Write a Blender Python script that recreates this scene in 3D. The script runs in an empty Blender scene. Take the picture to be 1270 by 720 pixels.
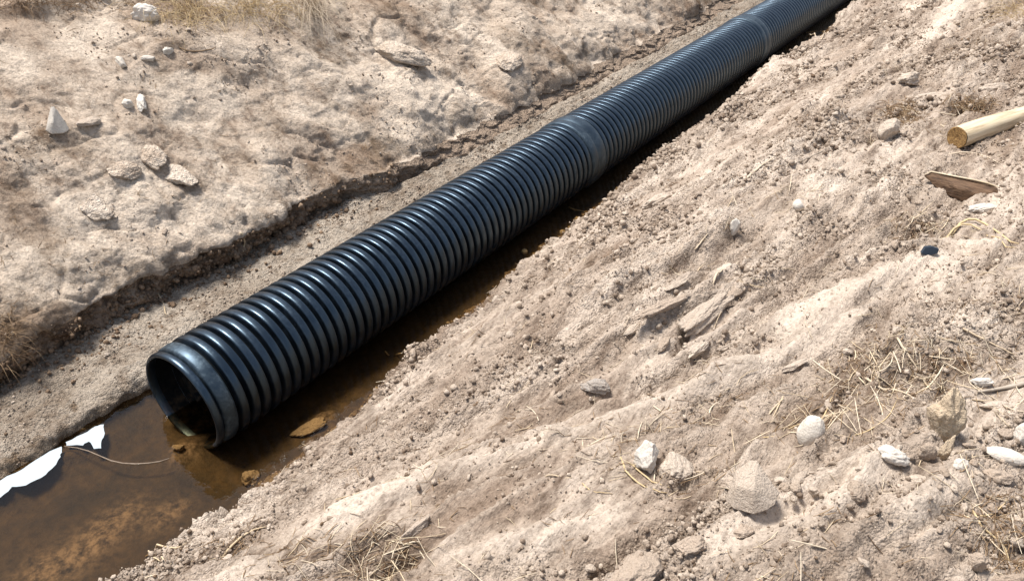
import bpy, math, random
import numpy as np
from mathutils import Vector, Matrix
from mathutils.bvhtree import BVHTree

random.seed(7); rng = np.random.default_rng(11)
scene = bpy.context.scene
COL = scene.collection
R_ = math.radians

# ------------------------------------------------------------------ camera
FPX, IW, IH = 1000.0, 1270.0, 720.0          # focal length in photo pixels
PITCH, YAW = R_(33.703), R_(35.297)            # looking down / turned left of the pipe run (+Y)
CAM = Vector((2.413, -1.187, 2.244))
cam_d = bpy.data.cameras.new('camera'); cam = bpy.data.objects.new('camera', cam_d); COL.objects.link(cam)
cam_d.sensor_width = 36; cam_d.lens = 36 * FPX / IW; cam_d.clip_start = .02; cam_d.clip_end = 900
cam.location = CAM; cam.rotation_euler = (R_(90) - PITCH, 0, YAW)
scene.camera = cam
# ------------------------------------------------------------------ sky + sun + exposure
SUN_EL, SUN_AZ = R_(67), math.atan2(-.97, -.05)      # azimuth measured from +Y towards +X
w = bpy.data.worlds.new('World'); scene.world = w; w.use_nodes = True
nt = w.node_tree; bg = nt.nodes['Background']
sky = nt.nodes.new('ShaderNodeTexSky'); sky.sky_type = 'NISHITA'; sky.sun_disc = False
sky.sun_elevation = SUN_EL; sky.sun_rotation = SUN_AZ; sky.dust_density = 1.5
hs = nt.nodes.new('ShaderNodeHueSaturation'); hs.inputs['Saturation'].default_value = .6      # thin bright cloud: a paler sky
nt.links.new(sky.outputs[0], hs.inputs['Color']); nt.links.new(hs.outputs[0], bg.inputs[0]); bg.inputs[1].default_value = .08
sd = Vector((math.sin(SUN_AZ) * math.cos(SUN_EL), math.cos(SUN_AZ) * math.cos(SUN_EL), math.sin(SUN_EL)))
sl = bpy.data.lights.new('sun', 'SUN'); sl.energy = 3.0; sl.angle = R_(15); sl.color = (1, .955, .90)
so = bpy.data.objects.new('sun', sl); COL.objects.link(so); so.rotation_euler = sd.to_track_quat('Z', 'Y').to_euler()
so.location = (0, 0, 10)
vs = scene.view_settings; vs.view_transform = 'Standard'; vs.look = 'None'; vs.gamma = 1; vs.use_curve_mapping = False
vs.exposure = 1.2

# ------------------------------------------------------------------ noise helpers (numpy)
def _perm(seed):
    p = np.random.default_rng(seed).permutation(256); return np.concatenate([p, p, p])
def pnoise(x, y, seed=0):
    p = _perm(seed); xi = np.floor(x).astype(np.int64); yi = np.floor(y).astype(np.int64)
    xf = x - xi; yf = y - yi; xi &= 255; yi &= 255
    u = xf * xf * xf * (xf * (xf * 6 - 15) + 10); v = yf * yf * yf * (yf * (yf * 6 - 15) + 10)
    def g(h, a, b):
        t = h * (2 * np.pi / 256); return np.cos(t) * a + np.sin(t) * b
    n00 = g(p[p[xi] + yi], xf, yf); n10 = g(p[p[xi + 1] + yi], xf - 1, yf)
    n01 = g(p[p[xi] + yi + 1], xf, yf - 1); n11 = g(p[p[xi + 1] + yi + 1], xf - 1, yf - 1)
    return ((n00 * (1 - u) + n10 * u) * (1 - v) + (n01 * (1 - u) + n11 * u) * v) * 1.5
def fbm(x, y, seed=0, oct=4, gain=.5):
    r = 0; a = 1; f = 1
    for k in range(oct):
        r = r + a * pnoise(x * f + 17.3 * k, y * f - 9.1 * k, seed + k); a *= gain; f *= 2.03
    return r
def worley(x, y, seed=0):
    p = _perm(seed); xi = np.floor(x).astype(np.int64); yi = np.floor(y).astype(np.int64)
    f1 = np.full(x.shape, 9.); f2 = np.full(x.shape, 9.); idv = np.zeros(x.shape)
    for a in (-1, 0, 1):
        for b in (-1, 0, 1):
            h = p[p[(xi + a) & 255] + ((yi + b) & 255)]; h2 = p[h + 31]; h3 = p[h2 + 7]
            d = np.hypot(xi + a + h / 256. - x, yi + b + h2 / 256. - y)
            closer = d < f1
            f2 = np.where(closer, f1, np.minimum(f2, d)); idv = np.where(closer, h3 / 255., idv); f1 = np.where(closer, d, f1)
    return f1, f2, idv
def sstep(a, b, x):
    t = np.clip((x - a) / (b - a), 0, 1); return t * t * (3 - 2 * t)

# ------------------------------------------------------------------ photo-ray helper (used only to find where things stand on the ground)
CR = Vector((math.cos(YAW), math.sin(YAW), 0)); CH = Vector((-math.sin(YAW), math.cos(YAW), 0)); ZZ = Vector((0, 0, 1))
CF = CH * math.cos(PITCH) - ZZ * math.sin(PITCH); CU = CH * math.sin(PITCH) + ZZ * math.cos(PITCH)
def ray(px, py):
    return CF + CR * ((px - IW / 2) / FPX) + CU * ((IH / 2 - py) / FPX)
def at_z(px, py, z):
    d = ray(px, py); return CAM + d * ((z - CAM.z) / d.z)

# ------------------------------------------------------------------ materials
def new_mat(name):
    m = bpy.data.materials.new(name); m.use_nodes = True
    return m, m.node_tree, m.node_tree.nodes['Principled BSDF']
def N(nt, t, **kw):
    n = nt.nodes.new(t)
    for k, v in kw.items():
        if k.startswith('i_'): n.inputs[k[2:].replace('_', ' ')].default_value = v
        else: setattr(n, k, v)
    return n
def noise_node(nt, vec, scale, detail=6, rough=.6, dist=0):
    n = N(nt, 'ShaderNodeTexNoise'); n.inputs['Scale'].default_value = scale; n.inputs['Detail'].default_value = detail
    n.inputs['Roughness'].default_value = rough; n.inputs['Distortion'].default_value = dist
    if vec: nt.links.new(vec, n.inputs['Vector'])
    return n.outputs['Fac']
def ramp(nt, fac, stops):
    r = N(nt, 'ShaderNodeValToRGB'); e = r.color_ramp.elements
    while len(e) < len(stops): e.new(.5)
    for q, (p, c) in zip(e, stops):
        q.position = p; q.color = (*c, 1) if len(c) == 3 else c
    nt.links.new(fac, r.inputs[0]); return r.outputs[0]
def mix(nt, fac, a, b, mode='MIX'):
    m = N(nt, 'ShaderNodeMix', data_type='RGBA', blend_type=mode)
    for sock, v in ((m.inputs[0], fac), (m.inputs[6], a), (m.inputs[7], b)):
        if hasattr(v, 'is_linked'): nt.links.new(v, sock)
        elif isinstance(v, (int, float)): sock.default_value = v
        else: sock.default_value = (*v, 1)
    return m.outputs[2]
def mathn(nt, op, a, b=0.0):
    m = N(nt, 'ShaderNodeMath', operation=op)
    for s, v in ((m.inputs[0], a), (m.inputs[1], b)):
        if hasattr(v, 'is_linked'): nt.links.new(v, s)
        else: s.default_value = v
    return m.outputs[0]
def bump(nt, bsdf, h, strength, dist):
    b = N(nt, 'ShaderNodeBump'); b.inputs['Strength'].default_value = strength; b.inputs['Distance'].default_value = dist
    nt.links.new(h, b.inputs['Height']); nt.links.new(b.outputs[0], bsdf.inputs['Normal'])

def soil_mat(name, mid, pale, dark, litter=(.13, .085, .05), fine=1.0, rough=.95, rot=0, stretch=(1, 1, 1), gran=1.0):
    m, nt, b = new_mat(name)
    pos = N(nt, 'ShaderNodeNewGeometry').outputs['Position']
    mp = N(nt, 'ShaderNodeMapping'); mp.inputs['Rotation'].default_value = (0, 0, rot); mp.inputs['Scale'].default_value = stretch; nt.links.new(pos, mp.inputs[0]); sp_ = mp.outputs[0]
    big = noise_node(nt, sp_, 2.2, 7, .62, .4); med = noise_node(nt, sp_, 11, 8, .68, .3); sm = noise_node(nt, pos, 70, 5, .7)
    c = mix(nt, ramp(nt, big, [(.38, (0, 0, 0)), (.66, (1, 1, 1))]), mid, pale)
    c = mix(nt, ramp(nt, med, [(.30, (1, 1, 1)), (.52, (0, 0, 0))]), c, dark)
    ap = N(nt, 'ShaderNodeAttribute', attribute_name='pale').outputs['Fac']
    al = N(nt, 'ShaderNodeAttribute', attribute_name='litter').outputs['Fac']
    c = mix(nt, mathn(nt, 'MULTIPLY', ap, mathn(nt, 'ADD', .35, med)), c, pale)
    lm = mathn(nt, 'MULTIPLY', al, ramp(nt, med, [(.25, (1, 1, 1)), (.72, (.25, .25, .25))]))
    c = mix(nt, lm, c, litter)
    c = mix(nt, .75 * fine, c, ramp(nt, sm, [(.28, (.42, .38, .35)), (.5, (1, 1, 1)), (.72, (1.35, 1.35, 1.35))]), 'MULTIPLY')
    nt.links.new(c, b.inputs['Base Color']); b.inputs['Roughness'].default_value = rough; b.inputs['Specular IOR Level'].default_value = .08
    v = N(nt, 'ShaderNodeTexVoronoi', feature='F1'); v.inputs['Scale'].default_value = 150; nt.links.new(pos, v.inputs['Vector'])
    v2 = N(nt, 'ShaderNodeTexVoronoi', feature='F1'); v2.inputs['Scale'].default_value = 62; nt.links.new(pos, v2.inputs['Vector'])
    asm = N(nt, 'ShaderNodeAttribute', attribute_name='smooth').outputs['Fac']
    gr = mathn(nt, 'MULTIPLY', mathn(nt, 'ADD', mathn(nt, 'MULTIPLY', v.outputs['Distance'], -.45), mathn(nt, 'MULTIPLY', v2.outputs['Distance'], -.6)), mathn(nt, 'MULTIPLY', mathn(nt, 'SUBTRACT', 1.0, mathn(nt, 'MULTIPLY', asm, .85)), gran))
    h = mathn(nt, 'ADD', mathn(nt, 'MULTIPLY', noise_node(nt, sp_, 60, 8, .72), .9), gr)
    bump(nt, b, h, .9, .018)
    return m
def rock_mat(name, c1, c2, spec=.25, rough=.8, island=False, dust=(.38, .295, .225), dusty=.35, bs=.9):
    m, nt, b = new_mat(name)
    tc = N(nt, 'ShaderNodeTexCoord').outputs['Object']
    pos = N(nt, 'ShaderNodeNewGeometry')
    rnd = pos.outputs['Random Per Island'] if island else N(nt, 'ShaderNodeObjectInfo').outputs['Random']
    c = mix(nt, rnd, c1, c2)
    n1 = noise_node(nt, pos.outputs['Position'], 38, 7, .65); n2 = noise_node(nt, pos.outputs['Position'], 190, 4, .6)
    c = mix(nt, mathn(nt, 'MULTIPLY', ramp(nt, n1, [(.35, (0, 0, 0)), (.65, (1, 1, 1))]), dusty), c, dust)
    c = mix(nt, .6, c, ramp(nt, n2, [(.3, (.6, .58, .55)), (.55, (1.08, 1.08, 1.08))]), 'MULTIPLY')
    nt.links.new(c, b.inputs['Base Color']); b.inputs['Roughness'].default_value = rough; b.inputs['Specular IOR Level'].default_value = spec
    bump(nt, b, mathn(nt, 'ADD', n1, mathn(nt, 'MULTIPLY', n2, .5)), bs, .016)
    return m
def straw_mat(name, c1, c2, island=True):
    m, nt, b = new_mat(name)
    g = N(nt, 'ShaderNodeNewGeometry')
    rnd = g.outputs['Random Per Island'] if island else N(nt, 'ShaderNodeObjectInfo').outputs['Random']
    c = mix(nt, rnd, c1, c2); n = noise_node(nt, g.outputs['Position'], 60, 4)
    c = mix(nt, .6, c, ramp(nt, n, [(.3, (.55, .5, .45)), (.6, (1, 1, 1))]), 'MULTIPLY')
    nt.links.new(c, b.inputs['Base Color']); b.inputs['Roughness'].default_value = .7; b.inputs['Specular IOR Level'].default_value = .3
    return m

M = {}
M['left'] = soil_mat('left_bank_soil', (.325, .243, .178), (.62, .52, .415), (.15, .097, .063), stretch=(.55, 1.1, .8), gran=.35)
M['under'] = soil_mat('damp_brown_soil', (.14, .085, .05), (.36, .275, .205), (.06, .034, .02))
M['ledge'] = soil_mat('grey_ledge_soil', (.29, .238, .185), (.43, .37, .30), (.15, .108, .075))
M['right'] = soil_mat('right_bank_soil', (.285, .214, .160), (.60, .505, .412), (.105, .069, .047), litter=(.11, .066, .037), rot=R_(17), stretch=(1.5, .42, 1.2))
M['clod'] = rock_mat('dry_clod', (.19, .135, .096), (.60, .50, .40), .12, .95, island=True)
M['browncrumb'] = rock_mat('brown_crumb', (.13, .082, .05), (.34, .235, .155), .1, .95, island=True, dusty=.2)
M['stone'] = rock_mat('pale_stone', (.48, .395, .315), (.60, .51, .415), dusty=.4)
M['tanstone'] = rock_mat('tan_stone', (.37, .29, .22), (.46, .37, .29), dusty=.5)
M['white'] = rock_mat('white_stone', (.56, .51, .44), (.66, .61, .54), dusty=.2, bs=.35)
M['greystone'] = rock_mat('grey_stone', (.30, .27, .24), (.38, .34, .30), dusty=.5)
M['clay'] = soil_mat('clay_lump', (.58, .48, .38), (.72, .62, .51), (.38, .29, .215))
M['fibre'] = rock_mat('fibrous_tan', (.56, .44, .30), (.64, .51, .36), dusty=.3, bs=1.0)
M['straw'] = straw_mat('dry_straw', (.42, .29, .14), (.66, .53, .32))
M['palestraw'] = straw_mat('bleached_straw', (.60, .48, .32), (.72, .62, .47))
M['brownstraw'] = straw_mat('brown_litter', (.12, .07, .035), (.34, .23, .13))

# bed + water
m, nt, b = new_mat('stream_mud'); M['bed'] = m
pos = N(nt, 'ShaderNodeNewGeometry').outputs['Position']
n1 = noise_node(nt, pos, 5, 8, .65, .6); n2 = noise_node(nt, pos, 30, 7, .7); si = N(nt, 'ShaderNodeAttribute', attribute_name='pale').outputs['Fac']
c = mix(nt, ramp(nt, n1, [(.35, (0, 0, 0)), (.65, (1, 1, 1))]), (.030, .018, .008), (.080, .048, .021))
c = mix(nt, mathn(nt, 'MULTIPLY', si, ramp(nt, n2, [(.35, (0, 0, 0)), (.6, (1, 1, 1))])), c, (.28, .20, .15))
c = mix(nt, .8, c, ramp(nt, n2, [(.3, (.35, .32, .3)), (.6, (1.1, 1.1, 1.1))]), 'MULTIPLY')
nt.links.new(c, b.inputs['Base Color']); b.inputs['Roughness'].default_value = .7
bump(nt, b, n2, .7, .02)

m, nt, b = new_mat('brown_water'); M['water'] = m
nt.nodes.remove(b); out = nt.nodes['Material Output']
pos = N(nt, 'ShaderNodeNewGeometry').outputs['Position']
tr = N(nt, 'ShaderNodeBsdfTransparent'); tr.inputs[0].default_value = (.72, .62, .44, 1)
gl = N(nt, 'ShaderNodeBsdfGlossy'); gl.inputs['Roughness'].default_value = .03; gl.inputs['Color'].default_value = (1, 1, 1, 1)
fr = N(nt, 'ShaderNodeFresnel'); fr.inputs[0].default_value = 1.33
bp = N(nt, 'ShaderNodeBump'); bp.inputs['Strength'].default_value = .12; bp.inputs['Distance'].default_value = .02
nt.links.new(noise_node(nt, pos, 14, 3, .5), bp.inputs['Height'])
nt.links.new(bp.outputs[0], gl.inputs['Normal']); nt.links.new(bp.outputs[0], fr.inputs['Normal'])
mx = N(nt, 'ShaderNodeMixShader'); nt.links.new(fr.outputs[0], mx.inputs[0]); nt.links.new(tr.outputs[0], mx.inputs[1]); nt.links.new(gl.outputs[0], mx.inputs[2])
nt.links.new(mx.outputs[0], out.inputs[0])

# black plastic
def plastic(name, base, dust_sheen, dust, rough):
    m, nt, b = new_mat(name)
    pos = N(nt, 'ShaderNodeNewGeometry').outputs['Position']
    n1 = noise_node(nt, pos, 9, 7, .7, .5); n2 = noise_node(nt, pos, 75, 5, .7)
    f = mathn(nt, 'MULTIPLY', ramp(nt, n1, [(.42, (0, 0, 0)), (.75, (1, 1, 1))]), ramp(nt, n2, [(.4, (.1, .1, .1)), (.65, (1, 1, 1))]))
    c = mix(nt, mathn(nt, 'MULTIPLY', f, dust), base, dust_sheen)
    sx = N(nt, 'ShaderNodeSeparateXYZ'); nt.links.new(pos, sx.inputs[0])      # dried mud splashes up to a hand above the water
    mr = N(nt, 'ShaderNodeMapRange'); mr.inputs['From Min'].default_value = .13; mr.inputs['From Max'].default_value = -.01; nt.links.new(sx.outputs['Z'], mr.inputs['Value'])
    mud = mathn(nt, 'MULTIPLY', mr.outputs[0], ramp(nt, noise_node(nt, pos, 24, 6, .7), [(.46, (0, 0, 0)), (.62, (1, 1, 1))]))
    c = mix(nt, mathn(nt, 'MULTIPLY', mud, .6), c, (.10, .065, .035))
    nt.links.new(c, b.inputs['Base Color'])
    r = mathn(nt, 'ADD', rough, mathn(nt, 'MULTIPLY', f, .25)); nt.links.new(r, b.inputs['Roughness'])
    b.inputs['Specular IOR Level'].default_value = 1.0; b.inputs['Specular Tint'].default_value = (.52, .76, 1, 1)
    bump(nt, b, n2, .12, .004)
    return m
M['pipe'] = plastic('black_plastic', (.0024, .0036, .0056), (.11, .155, .21), .2, .31)  # blue-grey dust also puts the bluish sky highlight into the rib colour
M['collar'] = plastic('chalky_black_plastic', (.004, .006, .008), (.19, .24, .265), .5, .42)
M['liner'] = plastic('pipe_liner', (.005, .0055, .006), (.06, .06, .055), .3, .6); M['liner'].node_tree.nodes['Principled BSDF'].inputs['Specular IOR Level'].default_value = .05

# ------------------------------------------------------------------ object helpers
def tag(o, label=None, cat=None, group=None, kind=None):
    if label: o['label'] = label
    if cat: o['category'] = cat
    if group: o['group'] = group
    if kind: o['kind'] = kind
    return o
def mesh_np(name, V, F, mat, smooth=True):
    """V (n,3), F (m,k) with one face size"""
    V = np.asarray(V, dtype=np.float32); F = np.asarray(F, dtype=np.int32); k = F.shape[1]
    me = bpy.data.meshes.new(name)
    me.vertices.add(len(V)); me.vertices.foreach_set('co', V.ravel())
    me.loops.add(F.size); me.loops.foreach_set('vertex_index', F.ravel())
    me.polygons.add(len(F)); me.polygons.foreach_set('loop_start', np.arange(0, F.size, k, dtype=np.int32))
    if smooth: me.polygons.foreach_set('use_smooth', np.ones(len(F), dtype=bool))
    me.update(calc_edges=True); me.validate()
    if mat: me.materials.append(mat)
    return me
def link(name, me, parent=None):
    o = bpy.data.objects.new(name, me); COL.objects.link(o)
    if parent: o.parent = parent
    return o
def attr(me, name, vals):
    a = me.attributes.new(name, 'FLOAT', 'POINT'); a.data.foreach_set('value', np.asarray(vals, dtype=np.float32).ravel())

# ------------------------------------------------------------------ the trench: cross-section swept along y
def dens(pts, n, smooth=True):
    """resample a polyline to n points by arc length, with rounded corners"""
    p = np.array(pts, float)
    for _ in range(3 if smooth else 0):
        q = [p[0]]
        for a, b2 in zip(p[:-1], p[1:]): q += [a * .75 + b2 * .25, a * .25 + b2 * .75]
        q.append(p[-1]); p = np.array(q)
    s = np.concatenate([[0], np.cumsum(np.hypot(*np.diff(p, axis=0).T))])
    t = np.linspace(0, s[-1], n); return np.stack([np.interp(t, s, p[:, 0]), np.interp(t, s, p[:, 1])], 1)
ZONES = [
    ('left_field', np.stack([-2.1 - np.geomspace(.02, 120, 60)[::-1], np.full(60, 1.12)], 1)),
    ('left_bank', dens([(-2.12, 1.12), (-1.95, 1.07), (-1.6, .86), (-1.2, .55), (-.9, .345), (-.80, .275), (-.765, .25), (-.752, .232), (-.757, .22)], 185)),
    ('undercut', dens([(-.757, .22), (-.77, .195), (-.775, .15), (-.778, .12), (-.80, .098)], 26)),
    ('ledge', dens([(-.80, .098), (-.72, .088), (-.55, .07), (-.42, .055), (-.37, .035), (-.355, .0), (-.345, -.02)], 52)),
    ('stream_bed', dens([(-.345, -.02), (-.32, -.045), (-.2, -.06), (0, -.062), (.2, -.058), (.31, -.045)], 60)),
    ('right_bank', dens([(.31, -.045), (.37, .0), (.405, .05), (.45, .10), (.52, .14), (.7, .22), (1.1, .375), (1.6, .50), (2.2, .64), (2.9, .74), (3.4, .77)], 370)),
    ('right_field', np.stack([3.4 + np.geomspace(.02, 120, 60), np.full(60, .78)], 1)),
]
cols = []; zr = {}
for nme, pts in ZONES:
    if cols and np.hypot(*(pts[0] - cols[-1])) < 1e-6: pts = pts[1:]; st = len(cols) - 1
    else: st = max(len(cols) - 1, 0)
    cols += list(pts); zr[nme] = (st, len(cols) - 1)
PX = np.array(cols); NU = len(PX)
S = np.concatenate([[0], np.cumsum(np.hypot(*np.diff(PX, axis=0).T))]); S -= S[zr['stream_bed'][0]]
ys = [-2.3]
while ys[-1] < 10.5:
    dep = max(2.0, 2.3 + .7 * ys[-1]); ys.append(ys[-1] + .0078 * dep / 2.1)
ys = np.concatenate([-2.3 - np.geomspace(.03, 120, 40)[::-1], np.array(ys), ys[-1] + np.geomspace(.06, 140, 60)])
NV = len(ys)
X = np.repeat(PX[None, :, 0], NV, 0); Z = np.repeat(PX[None, :, 1], NV, 0); Y = np.repeat(ys[:, None], NU, 1); SS = np.repeat(S[None], NV, 0)
T = np.gradient(PX, axis=0); T /= np.linalg.norm(T, axis=1)[:, None]
NXp = np.repeat(-T[None, :, 1], NV, 0); NZp = np.repeat(T[None, :, 0], NV, 0)
def zmask(name, soft=6):
    a, b2 = zr[name]; i = np.arange(NU); return (sstep(a - soft, a + soft, i) * (1 - sstep(b2 - soft, b2 + soft, i)))[None, :]
mL = np.clip(zmask('left_bank', 8), 0, 1); mU = zmask('undercut', 3); mE = zmask('ledge', 4); mB = zmask('stream_bed', 4)
mR = zmask('right_bank', 5); i_ = np.arange(NU)
mF = (1 - sstep(zr['left_bank'][0] - 6, zr['left_bank'][0] + 6, i_) + sstep(zr['right_bank'][1] - 20, zr['right_bank'][1] + 2, i_))[None, :]
mL = mL * np.ones_like(X); mR = mR * np.ones_like(X)

far = {}
for nme, pts in (('left_bank', [(-2.12, 1.12), (-1.95, 1.07), (-1.6, .86), (-1.2, .55), (-.9, .33), (-.80, .255), (-.74, .20), (-.70, .165)]),
                 ('undercut', [(-.70, .165), (-.68, .145), (-.655, .12), (-.63, .10), (-.61, .088)]),
                 ('ledge', [(-.61, .088), (-.55, .078), (-.48, .065), (-.42, .055), (-.37, .035), (-.355, .0), (-.345, -.02)])):
    a, b2 = zr[nme]; q = dens(pts, b2 - a + 1)
    wf = sstep(.9, 2.5, Y[:, :1] + .5 * pnoise(Y[:, :1] * 1.3, Y[:, :1] * 0 + .5, 4))
    j0 = a if nme == 'left_bank' else a + 1
    X[:, j0:b2 + 1] = X[:, j0:b2 + 1] * (1 - wf) + q[None, j0 - a:, 0] * wf; Z[:, j0:b2 + 1] = Z[:, j0:b2 + 1] * (1 - wf) + q[None, j0 - a:, 1] * wf
# where the ray of a photo point meets the un-roughened banks
zprof = lambda x: np.interp(x, PX[:, 0], PX[:, 1])
def on_base(px, py):
    d = ray(px, py); t = np.linspace(.6, 16, 3000)
    x = CAM.x + d.x * t; z = CAM.z + d.z * t; zb = zprof(x)
    k = np.argmax(z < zb); t0 = t[k]
    return np.array([CAM.x + d.x * t0, CAM.y + d.y * t0, t0])
def seg_field(p0, p1, wpx):
    """soft field around a ground line seen between two photo points, half width in photo pixels"""
    a = on_base(*p0); b2 = on_base(*p1); d = b2[:2] - a[:2]; L2 = d @ d + 1e-9
    t = np.clip(((X - a[0]) * d[0] + (Y - a[1]) * d[1]) / L2, 0, 1)
    wd = wpx * (a[2] + (b2[2] - a[2]) * t) / FPX
    dist = np.hypot(X - a[0] - d[0] * t, Y - a[1] - d[1] * t)
    return np.exp(-(dist / wd) ** 2)
def blob(px, py, wpx, hpx=None):
    a = on_base(px, py); r = wpx * a[2] / FPX
    ax = (X - a[0]) * CR.x + (Y - a[1]) * CR.y; ay = (X - a[0]) * CH.x + (Y - a[1]) * CH.y
    hy = (hpx or wpx) * a[2] / FPX * 1.7
    return np.exp(-(ax / r) ** 2 - (ay / hy) ** 2)

D = np.zeros_like(X)          # displacement along the profile normal
PALE = np.zeros_like(X); LIT = np.zeros_like(X); SMOOTH = np.zeros_like(X)
# wobble of the edges
wob = lambda s, f, k: (fbm(Y[:, :1] * f, Y[:, :1] * 0 + k, s, 4, .55))
X += (.030 * wob(3, 1.1, .3) + .022 * wob(5, 5, .7) + .014 * wob(6, 19, .5)) * np.clip(mR * np.exp(-np.abs(SS - S[zr['right_bank'][0]]) / .35), 0, 1)
X += (.045 * wob(8, .9, .2) + .035 * wob(9, 3.5, .2) + .018 * wob(10, 13, .4)) * np.exp(-((SS - S[zr['undercut'][0]]) / .22) ** 2)
X += (.012 * wob(12, 1.5, .2) + .010 * wob(13, 6, .2)) * np.exp(-((SS - S[zr['ledge'][1]]) / .08) ** 2)
s0 = S[zr['right_bank'][0]]; X += .125 * (1 - sstep(-.6, 3.2, Y)) * sstep(s0 - .22, s0, SS) * np.exp(-np.clip(SS - s0 - .1, 0, None) / .5)
# left bank
warp = .25 * fbm(SS * 1.3, Y * 1.3, 20, 3)
dl = .065 * fbm(SS * 1.1 + warp, Y * .9, 21, 3) + .020 * fbm(SS * 3.2, Y * 3.6, 22, 4, .55)
f1, f2, idl = worley(SS * 3.4 + warp * 2, Y * 3.0 - warp, 23)
dl += .017 * (idl - .5) * sstep(.0, .12, f2 - f1) - .016 * (1 - sstep(0, .09, f2 - f1)) * (fbm(SS * 2, Y * 2, 24, 2) > -.05)
f1, f2, idl2 = worley(SS * 9 + warp * 3, Y * 8, 25)
dl += .009 * (idl2 - .5) * sstep(0, .25, f2 - f1)
dl += .018 * np.abs(pnoise(SS * 1.6 + Y * 1.4, Y * 9 - SS * 5, 26))                 # scrape marks running down the slope
dl += .014 * fbm(SS * 1.5 + Y, Y * 6, 29, 3, .5) + .007 * fbm(SS * 13, Y * 13, 27, 3, .6) + .0045 * fbm(SS * 45, Y * 45, 28, 2, .6)
SML = np.clip(blob(110, 85, 150, 45) + .8 * blob(60, 300, 60, 40) + .6 * blob(330, 150, 70, 40) + .6 * blob(420, 120, 60, 30), 0, 1)
D += .8 * dl * mL * (1 - .6 * SML)
PALE += .2 * SML * mL
PALE += mL * sstep(.05, .45, fbm(SS * 1.7 + 3, Y * 1.5, 30, 4)) * .8
LIT += mL * sstep(.25, .6, fbm(SS * 2.4, Y * 2.2 + 5, 31, 4)) * .6
LIT += mL * np.exp(-np.abs(SS - S[zr['undercut'][0]]) / .09) * sstep(-.3, .3, fbm(SS * 5, Y * 4, 32, 3)) * (1 - .6 * sstep(2, 4, Y))
LIT += .8 * mL * (blob(10, 425, 45, 40) + blob(120, 335, 50, 18) * .5 + blob(470, 180, 60, 20) * .5 + blob(700, 90, 60, 16) * .5)
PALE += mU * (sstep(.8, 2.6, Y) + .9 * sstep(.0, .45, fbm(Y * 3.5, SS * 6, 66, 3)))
for p0, p1, wd, h in [((330, 190), (330, 330), 22, .03), ((205, 40), (560, 130), 30, .025), ((490, 45), (520, 190), 26, .03),
                      ((640, 30), (620, 90), 26, .035), ((150, 190), (200, 270), 24, .025), ((250, 150), (330, 250), 20, -.02),
                      ((40, 330), (170, 320), 30, .03), ((560, 60), (610, 120), 18, -.03), ((700, 50), (760, 20), 22, .03)]:
    f = seg_field(p0, p1, wd) * mL; D += h * f; PALE += (.7 if h > 0 else -.3) * f
# undercut + ledge + bed
D += (mU + .0) * (.035 * fbm(SS * 9, Y * 7, 33, 4, .65))
D += mE * (.020 * fbm(SS * 4, Y * 3, 34, 4, .55) + .009 * fbm(SS * 22, Y * 22, 35, 3, .6) + .003 * pnoise(SS * 60, Y * 60, 36))
D += mB * (.012 * fbm(SS * 4, Y * 3, 37, 4, .5) + .003 * fbm(SS * 25, Y * 25, 38, 2))
silt = np.zeros_like(X)
for px, py, r, h in [(142, 640, .07, .014), (118, 672, .04, .010), (205, 632, .05, .01), (395, 520, .05, .03), (230, 555, .05, .022), (60, 700, .1, .008)] :
    q = at_z(px, py, -.03); g = np.exp(-((X - q.x) / r) ** 2 - ((Y - q.y) / (r * 1.5)) ** 2) * mB; D += h * g; silt += g
PALE = np.where(mB > .5, silt, PALE)
for px, py in [(5, 605), (30, 592), (55, 578), (72, 562), (95, 548), (115, 541), (-20, 620)]:      # bed raised under the white patches, shaped to hide their shadow
    q = at_z(px, py, 0); D += .016 * np.exp(-((X - q.x) / .045) ** 2 - ((Y - q.y) / .06) ** 2) * sstep(S[zr['stream_bed'][0]] - .01, S[zr['stream_bed'][0]] + .01, SS)
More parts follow.
